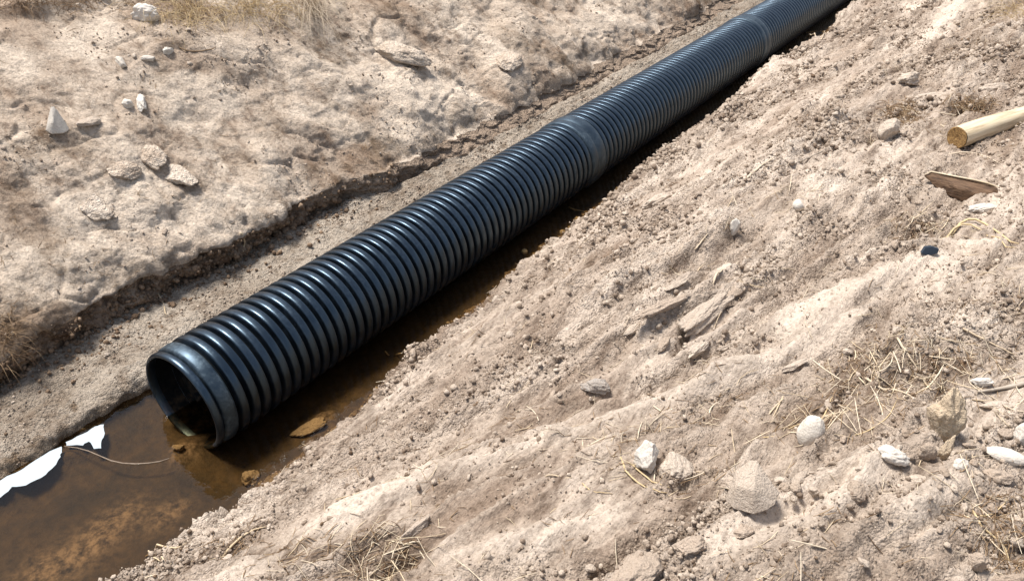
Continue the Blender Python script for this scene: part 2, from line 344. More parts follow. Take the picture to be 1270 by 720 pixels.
# right bank
ca, sa = math.cos(R_(17)), math.sin(R_(17))
gy = np.concatenate([[0], np.cumsum(np.diff(ys) * np.tan(.46 - .34 * sstep(-.2, 3.5, (ys[1:] + ys[:-1]) / 2)))])
A1 = SS - gy[:, None]; A2 = Y + .2 * SS                # across / along the scrape direction
SMOOTH += sstep(-.1, .4, fbm(A1 * 2.4, A2 * .7, 40, 4)) * .85
LIT += mR * sstep(.15, .55, fbm(SS * 2.0 + 9, Y * 1.6, 41, 4)) * .35
for p0, p1, wd, h, pl, sm in [
    ((420, 640), (690, 535), 20, .020, .9, .9), ((690, 535), (930, 455), 16, .020, .8, .8), ((980, 395), (1160, 330), 34, .035, .9, .95),
    ((880, 470), (1060, 400), 22, .025, .8, .9), ((560, 690), (760, 640), 26, .018, .7, .9), ((900, 690), (1080, 600), 36, .02, .7, .95),
    ((1180, 370), (1265, 350), 30, .02, .8, .9), ((1130, 650), (1200, 600), 26, .015, .6, .7),
    ((800, 420), (905, 340), 9, .030, .6, .6), ((770, 405), (860, 355), 7, .022, .5, .5), ((845, 440), (920, 385), 7, .024, .6, .6),
    ((820, 395), (880, 355), 6, -.035, -.5, 0), ((838, 432), (850, 410), 5, -.05, -.8, 0), ((700, 500), (800, 470), 10, -.015, -.5, 0),
    ((940, 130), (1060, 60), 8, .012, .6, .7), ((1150, 50), (1200, 0), 16, .02, 1, .9), ((800, 290), (960, 200), 5, -.010, -.3, 0),
    ((1050, 330), (1160, 305), 7, .02, .6, .5), ((1175, 300), (1230, 312), 14, .02, .8, .9),
    ((1140, 415), (1260, 450), 8, -.03, -.6, 0), ((1080, 178), (1110, 150), 7, -.05, -.8, 0), ((1178, 132), (1222, 126), 8, -.035, -.8, 0),
    ((272, 640), (306, 606), 7, -.05, -.8, 0), ((300, 700), (350, 684), 10, -.03, -.8, 0), ((190, 700), (240, 690), 8, -.03, -.5, 0), ((1000, 530), (1140, 470), 24, -.015, -.6, 0), ((450, 710), (500, 690), 16, -.03, -.5, 0), ((640, 250), (730, 200), 9, .01, .2, .2)]:
    f = seg_field(p0, p1, wd) * mR; D += h * 1.7 * f; PALE += pl * f; SMOOTH += sm * f
for px, py, a, b2, k in [(1115, 140, 26, 16, 1), (1205, 128, 30, 11, 1), (1085, 170, 14, 12, 1), (1120, 480, 85, 36, 1), (1010, 525, 60, 24, .9), (1230, 640, 40, 50, .7),
                         (1200, 460, 60, 25, .6), (480, 690, 40, 30, .7), (370, 695, 50, 22, 1), (300, 680, 40, 20, .9), (230, 690, 40, 16, .9), (470, 700, 50, 25, .8), (1140, 280, 40, 30, .55), (880, 590, 50, 22, .4),
                         (1230, 70, 40, 30, .6), (770, 575, 50, 18, .5), (850, 345, 30, 16, .5), (640, 505, 60, 20, .35)]:
    LIT += k * blob(px, py, a, b2) * mR
SMOOTH = np.clip(SMOOTH, 0, 1); RG = (1 - .78 * SMOOTH)
dr = .06 * fbm(A1 * 1.3, A2 * .6, 43, 3) + .026 * fbm(A1 * 5, A2 * 1.0, 44, 4, .6)
dr += .020 * fbm(A1 * 17, A2 * 1.5, 45, 4, .62) * (1 - .45 * SMOOTH)
for sc, am, sd_ in [(7, .028, 46), (14, .015, 47), (30, .008, 48)]:
    f1, f2, idw = worley(A1 * sc * 1.15 + .3 * pnoise(A1 * sc, A2 * sc, sd_ + 60), A2 * sc * .5, sd_)
    dr += RG * am * (idw > .45) * idw * np.sqrt(np.clip(1 - (f1 / .55) ** 2, 0, 1))
rdg = 1 - np.abs(pnoise(A1 * 6.5 + .4 * pnoise(A1 * 3, A2 * 2, 56), A2 * 1.0, 54)); dr += .034 * rdg ** 4 * sstep(-.1, .35, fbm(A1 * 1.8 + 4, A2 * .9, 55, 3)); PALE += .5 * rdg ** 5 * mR
dr += RG * (.011 * fbm(SS * 20, Y * 18, 52, 3, .65) + .0035 * pnoise(SS * 70, Y * 70, 53))
fade = sstep(S[zr['right_bank'][0]], S[zr['right_bank'][0]] + .12, SS)
D += dr * mR * (.35 + .65 * fade)
LIT = np.where((Z + D * .7 < .035 + .03 * fbm(SS * 7, Y * 7, 57, 3)) & (mB < .5), np.maximum(LIT, .95), LIT)
# fields beyond
D += mF * (.05 * fbm(X * .8, Y * .8, 60, 4) + .02 * fbm(X * 5, Y * 5, 61, 3))
D *= np.exp(-np.clip(np.abs(Y - 4) - 30, 0, None) / 20)
VX = X + NXp * D; VZ = Z + NZp * D
VX += .012 * fbm(Y * 9, SS * 9, 70, 3) * np.clip(mL + mR, 0, 1)
P3 = np.stack([VX, Y, VZ], -1)
PALE = np.clip(PALE, 0, 1); LIT = np.clip(LIT, 0, 1)

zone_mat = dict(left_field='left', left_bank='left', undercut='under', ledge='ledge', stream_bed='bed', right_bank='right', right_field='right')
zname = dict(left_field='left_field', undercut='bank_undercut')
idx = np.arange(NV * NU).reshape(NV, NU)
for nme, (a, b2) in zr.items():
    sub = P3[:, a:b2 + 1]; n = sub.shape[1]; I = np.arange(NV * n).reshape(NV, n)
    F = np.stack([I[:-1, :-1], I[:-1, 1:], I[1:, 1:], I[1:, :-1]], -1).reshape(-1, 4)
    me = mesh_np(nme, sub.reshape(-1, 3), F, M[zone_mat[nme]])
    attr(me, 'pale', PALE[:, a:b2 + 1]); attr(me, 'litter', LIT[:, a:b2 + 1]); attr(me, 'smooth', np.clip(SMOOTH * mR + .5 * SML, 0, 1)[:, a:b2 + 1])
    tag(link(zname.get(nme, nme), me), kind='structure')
# ray casting against the built ground
r0, r1 = 40, NV - 60
sub = P3[r0:r1]; nv = sub.shape[0]; I = np.arange(nv * NU).reshape(nv, NU)
BV = BVHTree.FromPolygons(sub.reshape(-1, 3).tolist(), np.stack([I[:-1, :-1], I[:-1, 1:], I[1:, 1:], I[1:, :-1]], -1).reshape(-1, 4).tolist())
def hit(px, py):
    d = ray(px, py); co, no, _, dist = BV.ray_cast(CAM, d.normalized())
    if co is None: co = at_z(px, py, .7); no = Vector((0, 0, 1))
    return co, (co - CAM).dot(CF)
def frame(px, py, r=7):
    """ground point, smoothed normal and depth"""
    co, dep = hit(px, py); pts = [hit(px + r * math.cos(k * 1.0472), py + r * math.sin(k * 1.0472))[0] for k in range(6)]
    n = Vector((0, 0, 0))
    for k in range(6): n += (pts[(k + 1) % 6] - co).cross(pts[k] - co)
    if n.length < 1e-9: n = Vector((0, 0, 1))
    n.normalize()
    if n.z < 0: n = -n
    n = (n + Vector((0, 0, .6))).normalized()
    return co, n, dep
print('terrain', NU, NV, NU * NV)

# water sheet
wy = np.concatenate([np.linspace(-30, -2, 8), np.linspace(-1.9, 10, 60), np.linspace(12, 60, 10)])
wx = np.linspace(-.46, .62, 18)
WV = np.stack(np.meshgrid(wx, wy), -1).reshape(-1, 2); WV = np.column_stack([WV, np.zeros(len(WV))])
I = np.arange(len(wx) * len(wy)).reshape(len(wy), len(wx))
tag(link('water', mesh_np('water', WV, np.stack([I[:-1, :-1], I[:-1, 1:], I[1:, 1:], I[1:, :-1]], -1).reshape(-1, 4), M['water'])), kind='structure')

# ------------------------------------------------------------------ corrugated pipe
PR, AXZ, PITCHR = .226, .143, .0525
def revolve(name, prof, mat, seg=96, closed=False):
    """prof: (y, radius) list revolved about the pipe axis (Y)"""
    p = np.array(prof); n = len(p); t = np.linspace(0, 2 * np.pi, seg, endpoint=False)
    V = np.stack([p[None, :, 1] * np.cos(t)[:, None], np.repeat(p[None, :, 0], seg, 0), p[None, :, 1] * np.sin(t)[:, None]], -1).reshape(-1, 3)
    I = np.arange(seg * n).reshape(seg, n); J = np.roll(I, -1, 0)
    F = np.stack([I[:, :-1], I[:, 1:], J[:, 1:], J[:, :-1]], -1)
    if closed: F = np.concatenate([F, np.stack([I[:, -1:], I[:, :1], J[:, :1], J[:, -1:]], -1)], 1)
    return mesh_np(name, V, F.reshape(-1, 4), mat)
pipe = bpy.data.objects.new('corrugated_pipe', None); COL.objects.link(pipe); pipe.location = (0, 0, AXZ); pipe.empty_display_size = .2
tag(pipe, 'long black corrugated plastic drainage pipe lying in the trench water', 'pipe')
VR = PR - .029
rib_prof = [(.10, VR), (.135, VR + .006), (.17, PR - .010), (.205, PR - .0035), (.26, PR - .0010), (.38, PR - .0002), (.5, PR), (.62, PR - .0002), (.74, PR - .0010), (.795, PR - .0035), (.83, PR - .010), (.865, VR + .006), (.90, VR)]
rib_me = revolve('rib', [(a * PITCHR, b2) for a, b2 in rib_prof], M['pipe'])
# mouth: rounded rim, groove and chalky collar
RR = PR - .008
link('rim', revolve('rim', [(.034, RR - .019), (.004, RR - .0175), (-.001, RR - .015), (-.003, RR - .011), (-.002, RR - .006), (.002, RR - .002), (.008, RR), (.020, RR), (.026, RR - .003), (.030, RR - .009), (.034, RR - .019)], M['pipe']), pipe)
link('socket', revolve('socket', [(.030, RR - .0195), (.10, RR - .0195), (.13, RR - .0215), (.14, VR - .012)], M['liner']), pipe)
link('collar', revolve('collar', [(.033, RR - .018), (.036, RR - .006), (.040, RR - .001), (.047, RR + .003), (.080, RR + .006), (.089, RR + .003), (.096, RR - .006), (.102, VR)], M['collar']), pipe)
y0 = 0
SEC = 2.83
for k in range(4):
    a = k * SEC + (.125 if k == 0 else -.05); e = (k + 1) * SEC + .05
    sec = link('pipe_section', revolve('pipe_section', [(a, VR - .012), (a, VR + .0005), (e, VR + .0005), (e, VR - .012)], M['liner'], closed=True), pipe)
    start = .102 if k == 0 else k * SEC + .085
    nr = int(((k + 1) * SEC - .075 - start) / PITCHR)
    pit = ((k + 1) * SEC - .075 - start) / nr
    for j in range(nr):
        rb = link('rib', rib_me, sec); rb.location = (0, start + j * pit, 0); rb.rotation_euler = (0, .37 * j, 0); rb.scale = (1, pit / PITCHR, 1)
    if k < 3:
        c0 = (k + 1) * SEC
        cb = link('coupling_band', revolve('coupling_band', [(c0 - .075, VR), (c0 - .073, PR + .002), (c0 - .066, PR + .006), (c0 - .02, PR + .0065), (c0 - .012, PR + .003), (c0 - .006, PR + .003), (c0 + .0, PR + .007), (c0 + .068, PR + .007), (c0 + .078, PR + .003), (c0 + .082, VR)], M['collar']), pipe)
        tag(cb, 'smooth greyish joining band between two ribbed lengths')

# ------------------------------------------------------------------ stones
def ico(sub):
    t = (1 + 5 ** .5) / 2
    v = [(-1, t, 0), (1, t, 0), (-1, -t, 0), (1, -t, 0), (0, -1, t), (0, 1, t), (0, -1, -t), (0, 1, -t), (t, 0, -1), (t, 0, 1), (-t, 0, -1), (-t, 0, 1)]
    f = [(0, 11, 5), (0, 5, 1), (0, 1, 7), (0, 7, 10), (0, 10, 11), (1, 5, 9), (5, 11, 4), (11, 10, 2), (10, 7, 6), (7, 1, 8), (3, 9, 4), (3, 4, 2), (3, 2, 6), (3, 6, 8), (3, 8, 9), (4, 9, 5), (2, 4, 11), (6, 2, 10), (8, 6, 7), (9, 8, 1)]
    v = [np.array(q) / np.linalg.norm(q) for q in v]
    for _ in range(sub):
        c = {}; nf = []
        def md(a, b2):
            k = (min(a, b2), max(a, b2))
            if k not in c: q = v[a] + v[b2]; v.append(q / np.linalg.norm(q)); c[k] = len(v) - 1
            return c[k]
        for a, b2, d in f:
            x, y2, z = md(a, b2), md(b2, d), md(d, a); nf += [(a, x, z), (b2, y2, x), (d, z, y2), (x, y2, z)]
        f = nf
    return np.array(v), np.array(f)
ICO = {k: ico(k) for k in range(5)}
def rock_mesh(name, mat, sub=3, planes=9, cut=(.62, .9), rough=.05, seed=0, dims=(1, 1, 1), taper=0.):
    g = np.random.default_rng(seed); v, f = ICO[sub]; r = np.ones(len(v))
    for _ in range(planes):
        n = g.normal(size=3); n /= np.linalg.norm(n); h = g.uniform(*cut); d = v @ n
        r = np.minimum(r, np.where(d > 1e-3, h / np.maximum(d, 1e-3), 9))
    q = v * r[:, None]
    ph = g.uniform(0, 50, 3)
    r2 = fbm(q[:, 0] * 1.7 + ph[0], q[:, 1] * 1.7 + q[:, 2] * 1.3 + ph[1], seed % 90, 4, .55) + fbm(q[:, 2] * 2.1 + ph[2], q[:, 0] * 1.2 - q[:, 1] * 1.9, seed % 77 + 3, 3, .5)
    q = q * (1 + rough * r2)[:, None]
    if sub > 3: q = q * (1 + rough * .35 * fbm(q[:, 0] * 9 + q[:, 2] * 7, q[:, 1] * 9 - q[:, 2] * 5, seed % 50 + 9, 3, .6))[:, None]
    if taper: q[:, 0:2] *= (1 - taper * (q[:, 2:3] + 0) * .5)
    return mesh_np(name, q * np.array(dims), f, mat, smooth=(rough < .2))
def orient(n, along):
    x = along - n * along.dot(n)
    if x.length < 1e-6: x = n.orthogonal()
    x.normalize(); y2 = n.cross(x)
    return Matrix((x, y2, n)).transposed()
def place_rock(name, label, cat, px, py, wpx, hpx, ang=0, thick=.6, mat='stone', planes=9, cut=(.62, .9), rough=.05, seed=0, sink=.3, group=None, upright=0., taper=0., stand=False):
    """a stone centred on a photo point; wpx long axis and hpx short axis in photo pixels, ang = long-axis slope in the picture (deg, up = +)"""
    if wpx < hpx and abs(ang) > 45: wpx, hpx = hpx, wpx
    co, n, dep = frame(px, py + hpx * .15, max(6, wpx * .3))
    ra = R_(ang); q, _ = hit(px + 6 * math.cos(ra), py + hpx * .15 - 6 * math.sin(ra)); p, _ = hit(px - 6 * math.cos(ra), py + hpx * .15 + 6 * math.sin(ra))
    along = CR * math.cos(ra) + (CH * 1.2 + ZZ * .3) * math.sin(ra)
    if stand:
        n = (CAM - co); n.z *= .35; n.normalize(); along = (ZZ + CR * .25 * math.cos(ra)).normalized(); wpx *= 1.12
    k = dep / FPX; L = wpx * k / 2; Wd = hpx * k / 2; H = Wd * thick * (1 + upright)
    me = rock_mesh(name, M[mat], 4 if wpx > 24 else 3, planes + 3, (cut[0] * .93, cut[1]), rough + .05, seed, (L * 1.08, Wd * 1.05, H * 1.1), taper)
    o = link(name, me); sink = min(.48, sink + .07); o.matrix_world = Matrix.Translation(co + (along * (L * .62) if stand else n * (H * (1 - 2 * sink)))) @ orient(n, along).to_4x4()
    return tag(o, label, cat, group)

def hull_rock(name, label, cat, px, py, pts, mat, rough=.05, seed=1, tilt=.75, lift=0):
    """a faceted stone: pts (right, up, towards viewer) in photo pixels around the ground point below (px, py)"""
    import bmesh
    co, dep = hit(px, py); k = dep / FPX
    vdir = (CAM - co).normalized(); upv = (ZZ - vdir * ZZ.dot(vdir) * tilt).normalized(); rt = upv.cross(vdir).normalized(); fwd = rt.cross(upv)
    bm = bmesh.new(); hull_rock.at = lambda a, b2, c: rt * (a * k) + upv * (b2 * k) + fwd * (c * k)
    for q in pts: bm.verts.new(hull_rock.at(*q))
    bmesh.ops.convex_hull(bm, input=bm.verts)
    bmesh.ops.delete(bm, geom=[v for v in bm.verts if not v.link_faces], context='VERTS')
    bmesh.ops.bevel(bm, geom=bm.edges[:], offset=.8 * k, segments=1, affect='EDGES', profile=.5)
    bmesh.ops.triangulate(bm, faces=bm.faces[:])
    for _ in range(2): bmesh.ops.subdivide_edges(bm, edges=[e for e in bm.edges if e.calc_length() > 4 * k], cuts=1); bmesh.ops.triangulate(bm, faces=bm.faces[:])
    V = np.array([list(v.co) for v in bm.verts]) / k / 12
    nz = fbm(V[:, 0] + V[:, 2] * .7 + seed, V[:, 1] - V[:, 2] * .6, seed, 4, .6); bm.normal_update()
    for v, z in zip(bm.verts, nz): v.co += v.normal * (z * rough * 20 * k)
    me = bpy.data.meshes.new(name); bm.to_mesh(me); bm.free(); me.polygons.foreach_set('use_smooth', [True] * len(me.polygons)); me.set_sharp_from_angle(angle=R_(22)); me.materials.append(M[mat])
    o = link(name, me); o.location = co + ZZ * (lift * k) + CF * (-lift * k * .3)
    return tag(o, label, cat)
hull_rock('rock', 'large angular tan rock with a peaked top on the lower right bank', 'rock', 930, 625,
          [(-29, -6, -4), (-27, 30, -14), (-12, 50, -12), (-4, 52, -10), (10, 38, -4), (30, 22, -6), (28, 8, 4), (6, -8, 16), (-18, -9, 12), (-20, 20, 16), (0, 22, 20), (22, 2, 10), (-25, 5, -30), (20, 10, -30), (-5, 40, -28)], 'stone', .035, 5, lift=2)
hull_rock('stone', 'white triangular stone standing on the left bank', 'stone', 72, 164,
          [(-13, 5, 2), (1, 32, -3), (6, 31, -3), (14, 0, 0), (6, -2, 6), (-8, 0, 6), (-2, 14, 7), (0, 0, -12), (10, 5, -10)], 'white', .03, 6)
stones = [
 # name, label, cat, px,py,w,h,ang, kwargs
 ('pebble', 'smooth white egg-shaped pebble standing on end right of the angular rock', 'pebble', 1002, 542, 30, 40, 80, dict(thick=.85, mat='white', planes=2, cut=(.9, .98), seed=5, stand=True, sink=.2, rough=-.02)),
 ('stone', 'cream wedge-shaped stone below the fibrous brown clod', 'stone', 1105, 563, 42, 26, -8, dict(thick=.8, mat='white', planes=8, cut=(.6, .85), seed=8)),
 ('pebble', 'tan rounded pebble half sunk in dust right of the angular rock', 'pebble', 1062, 606, 28, 24, 60, dict(thick=.7, mat='tanstone', planes=5, seed=9)),
 ('pebble', 'elongated white pebble tilted down to the right near the right border', 'pebble', 1246, 565, 44, 22, -24, dict(thick=.8, mat='white', planes=3, cut=(.8, .95), seed=10, sink=.2, rough=-.03)),
 ('stone', 'dusty tan stone just below the elongated white pebble', 'stone', 1240, 588, 34, 22, -10, dict(thick=.7, mat='tanstone', seed=11)),
 ('stone', 'pale stone cut by the right border above the elongated white pebble', 'stone', 1266, 541, 26, 32, 85, dict(thick=.7, mat='white', seed=12, stand=True)),
 ('stone', 'left one of two white stones behind the straw loop', 'stone', 799, 571, 34, 34, 60, dict(thick=.8, mat='white', planes=8, cut=(.6, .85), seed=13, stand=True)),
 ('stone', 'right one of two stones behind the straw loop, dusty grey', 'stone', 838, 577, 42, 46, 50, dict(thick=.75, mat='stone', planes=9, seed=14)),
 ('stone', 'slender pale grey stone lying diagonally near the bottom edge', 'stone', 517, 654, 52, 17, 48, dict(thick=.8, mat='stone', planes=6, cut=(.6, .9), seed=15, sink=.2)),
 ('clod', 'white rounded clod at the top of right bank near the water', 'clod', 813, 250, 48, 24, 25, dict(thick=.7, mat='stone', planes=5, seed=16, rough=.1)),
 ('pebble', 'small white round pebble alone in mid right bank', 'pebble', 990, 254, 15, 15, 0, dict(thick=.9, mat='white', planes=2, seed=17, rough=-.02)),
 ('pebble', 'small cream upright pebble below left of the white round pebble', 'pebble', 910, 285, 12, 20, 80, dict(thick=.9, mat='white', planes=4, seed=18, stand=True)),
 ('stone', 'white oval stone below the dark bark chip', 'stone', 1218, 258, 33, 15, 2, dict(thick=.7, mat='white', planes=3, cut=(.8, .95), seed=19, sink=.2)),
 ('stone', 'white angular stone touching the grey stick at right', 'stone', 1216, 475, 25, 18, -10, dict(thick=.9, mat='white', planes=9, cut=(.55, .85), seed=20, sink=.15)),
 ('stone', 'grey lump half buried in the middle of right bank', 'stone', 738, 477, 36, 24, -15, dict(thick=.7, mat='greystone', seed=21)),
 ('stone', 'blocky pale stone standing beside the brown root clump', 'stone', 1100, 167, 26, 27, 70, dict(thick=.9, mat='stone', planes=10, cut=(.55, .8), seed=22, stand=True, sink=.2)),
 ('clod', 'whitish clod up the bank above the root clump', 'clod', 1127, 97, 30, 24, 20, dict(thick=.7, mat='stone', seed=23, rough=.09)),
 ('stone', 'flat cream stone between the whitish clod and the root clump', 'stone', 1155, 118, 40, 13, 4, dict(thick=.7, mat='stone', seed=24)),
 ('stone', 'pale stone at right border just above the wooden pole', 'stone', 1235, 110, 44, 18, 10, dict(thick=.8, mat='stone', seed=25)),
 ('clod', 'broad smooth dusty boulder-like clod at the bottom edge', 'clod', 792, 700, 80, 46, 38, dict(thick=.5, mat='tanstone', planes=6, cut=(.7, .95), seed=26, sink=.45, rough=.06)),
 ('clod', 'tan clod right of the broad smooth clod at the bottom edge', 'clod', 858, 673, 46, 34, 22, dict(thick=.6, mat='tanstone', planes=8, seed=27, sink=.35, rough=.08)),
 ('clod', 'long pale ridge-shaped clod beside the dark crack', 'clod', 868, 392, 100, 24, 36, dict(thick=.8, mat='stone', planes=7, seed=28, sink=.22, rough=.12)),
 ('clod', 'short pale clod just below the long ridge-shaped clod', 'clod', 864, 433, 44, 15, 40, dict(thick=.8, mat='stone', planes=7, seed=29, sink=.22, rough=.08)),
 ('clod', 'grey-tan slab of dry soil left of the long ridge-shaped clod', 'clod', 822, 380, 90, 16, 32, dict(thick=.7, mat='tanstone', planes=7, seed=30, sink=.22, rough=.1)),
 ('clod', 'thin flat slab lying just above the long ridge-shaped clod', 'clod', 838, 352, 56, 12, 27, dict(thick=.5, mat='stone', planes=8, cut=(.5, .8), seed=80, sink=.2, rough=.08)),
 ('clod', 'flat broken slab at the upper end of the long ridge-shaped clod', 'clod', 912, 362, 40, 14, 38, dict(thick=.6, mat='tanstone', planes=8, cut=(.5, .8), seed=81, sink=.2, rough=.08)),
 ('clod', 'thin slab at the lower left end of the grey-tan slab', 'clod', 784, 408, 40, 11, 30, dict(thick=.6, mat='stone', planes=8, cut=(.5, .8), seed=82, sink=.2, rough=.08)),
 ('clod', 'narrow pale slab below the short pale clod', 'clod', 905, 428, 60, 11, 30, dict(thick=.6, mat='stone', planes=8, cut=(.5, .8), seed=83, sink=.25, rough=.08)),
 ('clod', 'grey wedge of soil left of the dark hole', 'clod', 822, 428, 34, 12, 50, dict(thick=.7, mat='tanstone', planes=8, cut=(.5, .8), seed=84, sink=.2, rough=.08)),
 ('clod', 'pale flat slab half way along the littered hollow', 'clod', 985, 452, 54, 12, 22, dict(thick=.5, mat='stone', planes=8, cut=(.5, .8), seed=85, sink=.25, rough=.08)),
 ('stone', 'small stone under the angular rock with a dark hollow', 'stone', 921, 657, 28, 18, 18, dict(thick=.7, mat='tanstone', seed=31)),
 ('stone', 'left pebble of the upright pair under the fibrous clod', 'stone', 1148, 563, 20, 26, 70, dict(thick=.8, mat='tanstone', seed=32, stand=True)),
 ('pebble', 'white pebble below right of the fibrous clod, lower of two', 'pebble', 1191, 574, 19, 15, 5, dict(thick=.8, mat='white', planes=4, seed=33)),
 ('pebble', 'upper of two pebbles right of the fibrous clod foot', 'pebble', 1189, 558, 18, 15, 5, dict(thick=.8, mat='stone', planes=5, seed=34)),
 ('stone', 'dusty flat stone in the pale dust below the cream wedge stone', 'stone', 1135, 592, 38, 18, -15, dict(thick=.55, mat='stone', seed=35, sink=.4)),
 ('pebble', 'left of the row of small round pebbles beside the angular rock', 'pebble', 973, 604, 14, 14, 0, dict(thick=.9, mat='tanstone', planes=4, seed=36)),
 ('pebble', 'second of the row of small round pebbles beside the angular rock', 'pebble', 987, 604, 13, 14, 90, dict(thick=.9, mat='tanstone', planes=4, seed=37)),
 ('pebble', 'third of the row of small round pebbles beside the angular rock', 'pebble', 1009, 607, 13, 12, 0, dict(thick=.9, mat='stone', planes=4, seed=38)),
 ('pebble', 'last pebble of the row right of the angular rock', 'pebble', 1032, 607, 14, 12, 0, dict(thick=.9, mat='stone', planes=4, seed=39)),
 ('stone', 'flat pale stone below the grey stick at right', 'stone', 1235, 502, 40, 14, -8, dict(thick=.7, mat='stone', seed=40)),
 ('pebble', 'tan pebble between the fibrous clod and right border', 'pebble', 1246, 537, 20, 16, -20, dict(thick=.8, mat='tanstone', seed=41)),
 ('stone', 'pinkish cut stone in the bottom right corner', 'stone', 1252, 716, 50, 20, 0, dict(thick=.8, mat='tanstone', planes=9, cut=(.5, .8), seed=42)),
 ('stone', 'upright tan stone in the straw near the bottom right corner', 'stone', 1209, 700, 22, 24, 80, dict(thick=.8, mat='tanstone', seed=43, stand=True)),
 ('stone', 'pinkish flat stone right of the white triangular stone', 'stone', 109, 151, 30, 18, 40, dict(thick=.6, mat='stone', planes=6, cut=(.55, .8), seed=45)),
 ('stone', 'narrow white stone leaning on left bank, larger of a pair', 'stone', 174, 128, 30, 13, -62, dict(thick=.9, mat='white', planes=7, seed=46, sink=.2)),
 ('pebble', 'smaller of the white pair on left bank', 'pebble', 159, 128, 14, 14, 0, dict(thick=.9, mat='white', planes=6, seed=47)),
 ('stone', 'small white chip on the grey upper left bank', 'stone', 150, 76, 18, 12, -40, dict(thick=.8, mat='white', planes=7, seed=48)),
 ('stone', 'white chip right of the small chip on upper left bank', 'stone', 185, 72, 18, 9, 10, dict(thick=.8, mat='white', planes=7, seed=49)),
 ('stone', 'upright white chip below the pale grey rock at the top', 'stone', 208, 62, 16, 10, 60, dict(thick=.9, mat='white', planes=7, seed=50)),
 ('rock', 'pale grey rock at the top edge beside the dry grass', 'rock', 181, 18, 32, 24, 20, dict(thick=.9, mat='white', planes=8, seed=51, sink=.25)),
 ('stone', 'squarish grey slab set into the left bank', 'stone', 118, 250, 60, 46, -20, dict(thick=.3, mat='clay', planes=8, cut=(.55, .75), seed=52, sink=.44, rough=.06)),
 ('clod', 'pale clay lump embedded in left bank, upper of three', 'clod', 186, 188, 52, 34, -25, dict(thick=.42, mat='clay', planes=7, cut=(.6, .85), seed=53, sink=.46, rough=.02)),
 ('clod', 'pale clay lump embedded in left bank, left of three', 'clod', 155, 208, 36, 32, 20, dict(thick=.42, mat='clay', planes=7, seed=54, sink=.46, rough=.02)),
 ('clod', 'pale clay lump embedded in left bank, right of three', 'clod', 222, 214, 44, 32, -15, dict(thick=.42, mat='clay', planes=7, seed=55, sink=.46, rough=.02)),
 ('clod', 'whitish clay block high on the left bank near the pipe', 'clod', 500, 60, 70, 42, 10, dict(thick=.42, mat='clay', planes=7, seed=56, sink=.46, rough=.02)),
 ('clod', 'drooping whitish clay tongue on the left bank above the pipe', 'clod', 632, 70, 30, 44, 75, dict(thick=.42, mat='clay', planes=6, seed=57, sink=.46, rough=.02)),
 ('pebble', 'tiny white pebble in the shaded water right of the pipe', 'pebble', 650, 313, 9, 8, 0, dict(thick=.9, mat='white', planes=3, seed=58, sink=.1)),
 ('stone', 'flat pinkish wet stone in the shaded water beside the pipe mouth', 'stone', 385, 527, 44, 20, 20, dict(thick=.35, mat='tanstone', planes=5, seed=59, sink=.25)),
 ('pebble', 'pinkish pebble in the water below the pipe rim', 'pebble', 222, 555, 16, 10, -15, dict(thick=.8, mat='tanstone', planes=4, seed=60, sink=.0)),
 ('clod', 'small crumbly clod at the water edge near the pipe mouth', 'clod', 312, 592, 20, 22, 70, dict(thick=.8, mat='tanstone', planes=8, seed=61, sink=.2, rough=.12)),
]
for nme, lab, cat, px, py, wp, hp, an, kw in stones:
    place_rock(nme, lab, cat, px, py, wp, hp, an, **kw)

# ------------------------------------------------------------------ scattered pebbles and crumbs
LIB = [rock_mesh('pebble', M['stone' if k % 3 else 'tanstone'], 2, 9, (.5, .88), .16, 200 + k, (1, .8, .62)) for k in range(12)]
nrm = np.cross(np.gradient(P3, axis=1), np.gradient(P3, axis=0)); nrm /= np.linalg.norm(nrm, axis=2)[..., None] + 1e-12
nrm *= np.sign(nrm[..., 2:3] + 1e-9)
cell = np.zeros((NV, NU)); gu = np.linalg.norm(np.gradient(P3, axis=1), axis=2); gv = np.linalg.norm(np.gradient(P3, axis=0), axis=2); cell = gu * gv
cv = np.array(CAM); rel = P3 - cv; DEP = rel @ np.array(CF)
UU = (rel @ np.array(CR)) / np.maximum(DEP, .1) * FPX + IW / 2; VV = IH / 2 - (rel @ np.array(CU)) / np.maximum(DEP, .1) * FPX
inview = (DEP > .5) & (UU > -250) & (UU < IW + 250) & (VV > -200) & (VV < IH + 250)
def sample(zone, n, weight):
    a, b2 = zr[zone]; wgt = np.zeros((NV, NU)); wgt[:, a + 1:b2] = (cell * weight * inview / np.maximum(DEP, 1.2) ** 1.4)[:, a + 1:b2]
    f = wgt.ravel(); return rng.choice(f.size, n, p=f / f.sum())
clus = np.clip(.25 + 1.6 * fbm(SS * 3, Y * 2.4, 90, 3), .04, 3)
near_lip = 1 + 1.9 * np.exp(-np.abs(SS - S[zr['right_bank'][0]] - .2) / .25)
taken = []
